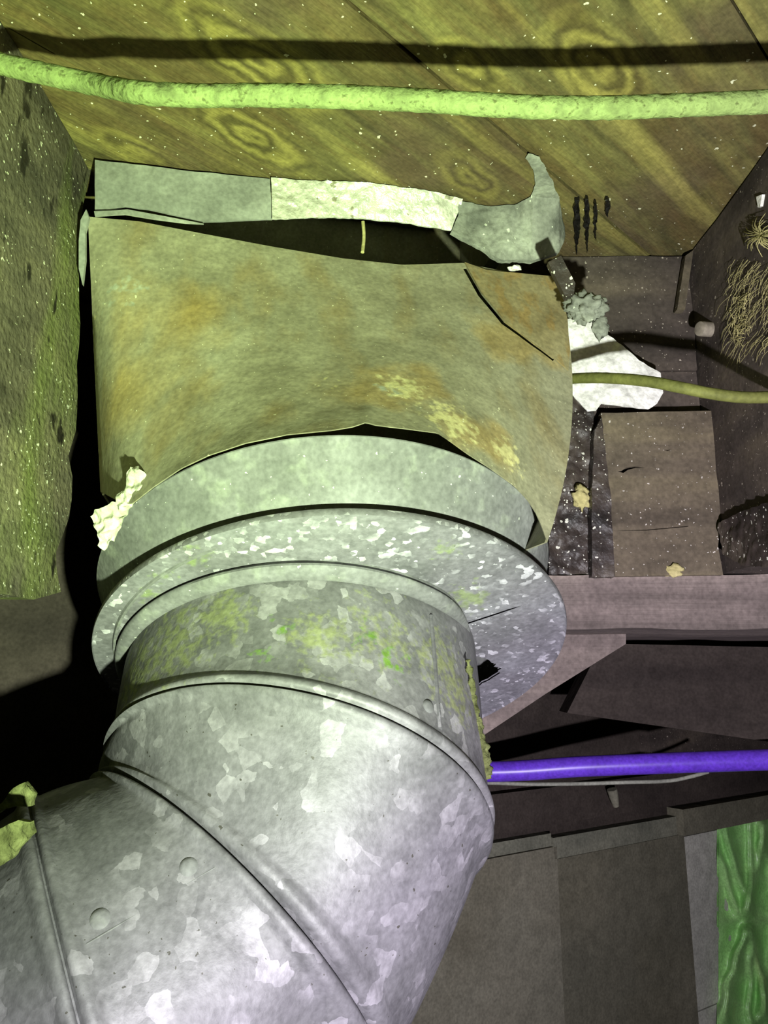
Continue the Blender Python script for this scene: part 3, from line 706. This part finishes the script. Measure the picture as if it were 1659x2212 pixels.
# tar runs
for k, (x, y0, y1, w) in enumerate([(1246, 432, 552, 9), (1268, 430, 548, 8), (1286, 436, 520, 5), (1312, 430, 470, 7)]):
    pts = [onZ(x - w / 2, y0, H - 0.002), onZ(x + w / 2, y0, H - 0.002), onZ(x + w * 0.7, (y0 + y1) / 2, H - 0.002), onZ(x, y1, H - 0.002), onZ(x - w * 0.7, (y0 + y1) / 2, H - 0.002)]
    o = slab('tar_run', pts, (0, 0, 0.0025), M_TAR, cuts=4, amp=0.0006, ns=200, famp=0.0012)
    tag(o, ('long black tar run right beside the grey mastic patch', 'long black tar run second out from the grey mastic patch', 'thin black tar run between the long runs and the short one', 'short black tar run standing apart from the others')[k], 'tar run', 'tar runs beside the mastic')

# ================================================================== CABLES AND PIPE
cd = 0.272
pc = [(-105, 112), (0, 138), (100, 160), (200, 181), (300, 200), (400, 206), (500, 206), (600, 206), (720, 209), (830, 213), (930, 218), (1030, 225), (1150, 231), (1280, 233), (1400, 230), (1480, 227), (1580, 223), (1700, 217), (1800, 212), (1930, 204), (2060, 196)]
P = smooth_path([at(x, y, cd + (0.012 if x < 300 else 0)) for x, y in pc], 10)
tag(tube('power_cable', P, 0.0040, M_CABLE, k=18, rough=0.10), 'thick dusty pale green cable slung below the subfloor planks', 'cable')
pc = [(1150, 830), (1235, 818), (1320, 817), (1400, 824), (1460, 835), (1530, 849), (1600, 858), (1680, 857), (1760, 850)]
P = smooth_path([at(x, y, d) for (x, y), d in zip(pc, (.48, .425, .402, .385, .376, .372, .37, .37, .37))], 8)
tag(tube('branch_cable', P, 0.0030, M_CABLE2, k=14, rough=0.04), 'thin olive cable crossing the white foil right of the boot', 'cable')
pc = [(-120, 1618), (0, 1627), (220, 1645), (600, 1668), (1050, 1667), (1250, 1656), (1450, 1648), (1660, 1641), (1800, 1636)]
P = smooth_path([at(x, y, 0.66 - 0.00004 * max(0, x)) for x, y in pc], 8)
tag(tube('water_pipe', P, 0.0082, M_PEX, k=20), 'bright violet plastic water pipe running behind the elbow', 'pipe')
pc = [(900, 1690), (1050, 1691), (1150, 1694), (1250, 1693), (1350, 1690), (1440, 1687), (1490, 1678), (1530, 1667)]
P = smooth_path([at(x, y, 0.66) for x, y in pc], 8)
tag(tube('thin_wire', P, 0.0017, M_WIRE, k=10), 'thin whitish wire sagging just under the violet pipe', 'wire')

# ================================================================== SCRAPS
fw = slab('foil_scrap', [onY(x, y, 0.435) for x, y in [(1222, 690), (1262, 682), (1300, 715), (1340, 745), (1380, 778), (1425, 808), (1432, 850), (1418, 872), (1400, 884), (1350, 880), (1300, 872), (1288, 888), (1268, 890), (1250, 868), (1232, 848), (1215, 842)]], (0, -0.0008, 0), M_FOILW, cuts=7, amp=0.0016, ns=90, smooth=True)
tag(fw, 'torn white foil insulation scrap wedged right of the boot', 'foil scrap')
lg = lump('mastic_lump', at(1264, 665, 0.412), (0.010, 0.006, 0.0085), M_MASTIC, amp=0.5, ns=2.6, seed=3, sub=4)
tag(lg, 'crumpled grey mastic lump on top of the white foil scrap', 'mastic')
tag(lump('mastic_lump', at(1296, 706, 0.412), (0.0045, 0.004, 0.006), M_MASTIC, amp=0.5, ns=2.6, seed=8), 'small grey mastic dab trailing from the crumpled lump', 'mastic')
ws = empty('paper_scrap', at(250, 1120, 0.326)); tag(ws, 'crumpled whitish torn scrap caught between boot and collar', 'scrap')
slab('upper_fold', [at(x, y, 0.322) for x, y in [(270, 1062), (274, 1024), (285, 1012), (302, 1007), (312, 1022), (318, 1046), (302, 1068), (288, 1084), (276, 1084)]], (0, -0.001, 0), M_PAPER, ws, cuts=5, amp=0.0028, ns=190, smooth=False)
slab('neck', [at(x, y, 0.324) for x, y in [(252, 1066), (268, 1058), (290, 1086), (286, 1096), (264, 1106), (250, 1094)]], (0, -0.001, 0), M_PAPER, ws, cuts=4, amp=0.0022, ns=210, smooth=False)
slab('lower_fan', [at(x, y, 0.326) for x, y in [(192, 1113), (228, 1098), (262, 1086), (282, 1090), (274, 1110), (262, 1132), (252, 1172), (236, 1168), (226, 1186), (214, 1180), (212, 1152)]], (0, -0.001, 0), M_PAPER, ws, cuts=5, amp=0.003, ns=170, smooth=False)
tag(lump('foil_crumb', onT(1112, 579, 0.004), (0.0035, 0.002, 0.0014), M_FOILW, amp=0.5, seed=5), 'tiny white crumb on the torn upper edge of the boot', 'crumb')
tag(lump('resin_crumb', Vector((onY(1456, 1232, 0.44).x, 0.442, CZ + 0.058)), (0.006, 0.003, 0.004), M_FUZZ, amp=0.6, seed=9), 'yellowish crumb at the foot of the wood block', 'crumb')
tag(lump('lichen_flake', onY(1257, 1076, 0.4445), (0.0050, 0.002, 0.0075), M_FUZZ, amp=0.7, seed=12), 'pale lichen flake on the black tarry stud', 'flake')
# insulation scrap by the elbow's lower end
isc = slab('fibre_scrap', [at(x, y, 0.285) for x, y in [(-30, 1755), (0, 1738), (30, 1702), (52, 1690), (64, 1700), (74, 1716), (68, 1742), (40, 1742), (10, 1748), (-10, 1762)]], (0, 0.003, 0), M_MOSS, cuts=5, amp=0.0012, ns=160, smooth=True)
tag(isc, 'bright green-lit torn fibre scrap above the end of the elbow', 'scrap')
isc = slab('fibre_scrap', [at(x, y, 0.262) for x, y in [(-40, 1800), (0, 1790), (40, 1772), (66, 1776), (70, 1800), (48, 1822), (30, 1850), (0, 1872), (-30, 1880)]], (0, 0.003, 0), M_MOSS, cuts=5, amp=0.0014, ns=160, smooth=True)
tag(isc, 'mossy fibre scrap clinging to the seam at the elbow end', 'scrap')
# stub on the right joist
c = onX(1537, 712, XR); ax = Vector((-1, -0.35, -0.1)).normalized()
rr = [ring_pts(c + ax * h, ax, r, Vector((0, 0, 1)), 20)[0] for r, h in ((0.0046, -0.002), (0.0047, 0.008), (0.0044, 0.0095), (0.003, 0.0100))]
V, F = loft(rr); F.append(tuple(range(60, 80))); F.append(tuple(range(20)))
tag(obj('pipe_stub', V, F, M_BOLT, None, True, 45), 'pale round stub poking out of the dark joist', 'stub')
# cobweb hairs on the right joist
def hairs(name, items, m, label, cat):
    V, F = [], []
    for P, r in items:
        v, f = tube_data(smooth_path(P, 4), r, 4); b0 = len(V); V += v; F += [tuple(b0 + a for a in q) for q in f]
    o = obj(name, V, F, m, None, True); tag(o, label, cat, kind='stuff'); return o
it = []
for k in range(220):
    x = random.uniform(1585, 1700); y = random.uniform(560, 745); l = random.uniform(20, 70); a = math.radians(118 + random.uniform(-14, 14))
    p0 = onX(x, y, XR - 0.0012); p2 = onX(x + l * math.cos(a), y + l * math.sin(a), XR - 0.0012); pm_ = (p0 + p2) / 2 + Vector((-random.uniform(0.0, 0.003), 0, 0))
    it.append(([p0, pm_, p2], 0.00009))
for k in range(30):
    x = random.gauss(1602, 8) ; y = random.uniform(640, 735); a = random.uniform(0, 6.28); l = random.uniform(6, 18)
    p0 = onX(x, y, XR - 0.001); it.append(([p0, p0 + Vector((-0.002, 0, 0)), onX(x + l * math.cos(a), y + l * math.sin(a), XR - 0.003)], 0.00022))
hairs('cobweb', it, M_FUZZ, 'dusty golden cobweb fibres on the dark joist', 'cobweb')
it = []
c = onX(1650, 508, XR - 0.004)
for k in range(60):
    a = random.uniform(0, 6.28); l = random.uniform(10, 55)
    q = onX(1650 + l * math.cos(a), 508 + l * math.sin(a) * 0.9, XR - 0.002)
    it.append(([c, c.lerp(q, 0.5) + Vector((-0.003, 0, 0)), q], 0.00022))
hairs('fibre_tuft', it, M_FUZZ, 'pale bristly fibre tuft stuck on the dark joist above the cobweb', 'fibre tuft')
tag(slab('paper_fleck', [onX(x, y, XR - 0.002) for x, y in [(1633, 425), (1646, 420), (1642, 446), (1637, 448)]], (0.002, 0, 0), M_FOILW), 'tiny white fleck on the dark joist near the bristly tuft', 'fleck')
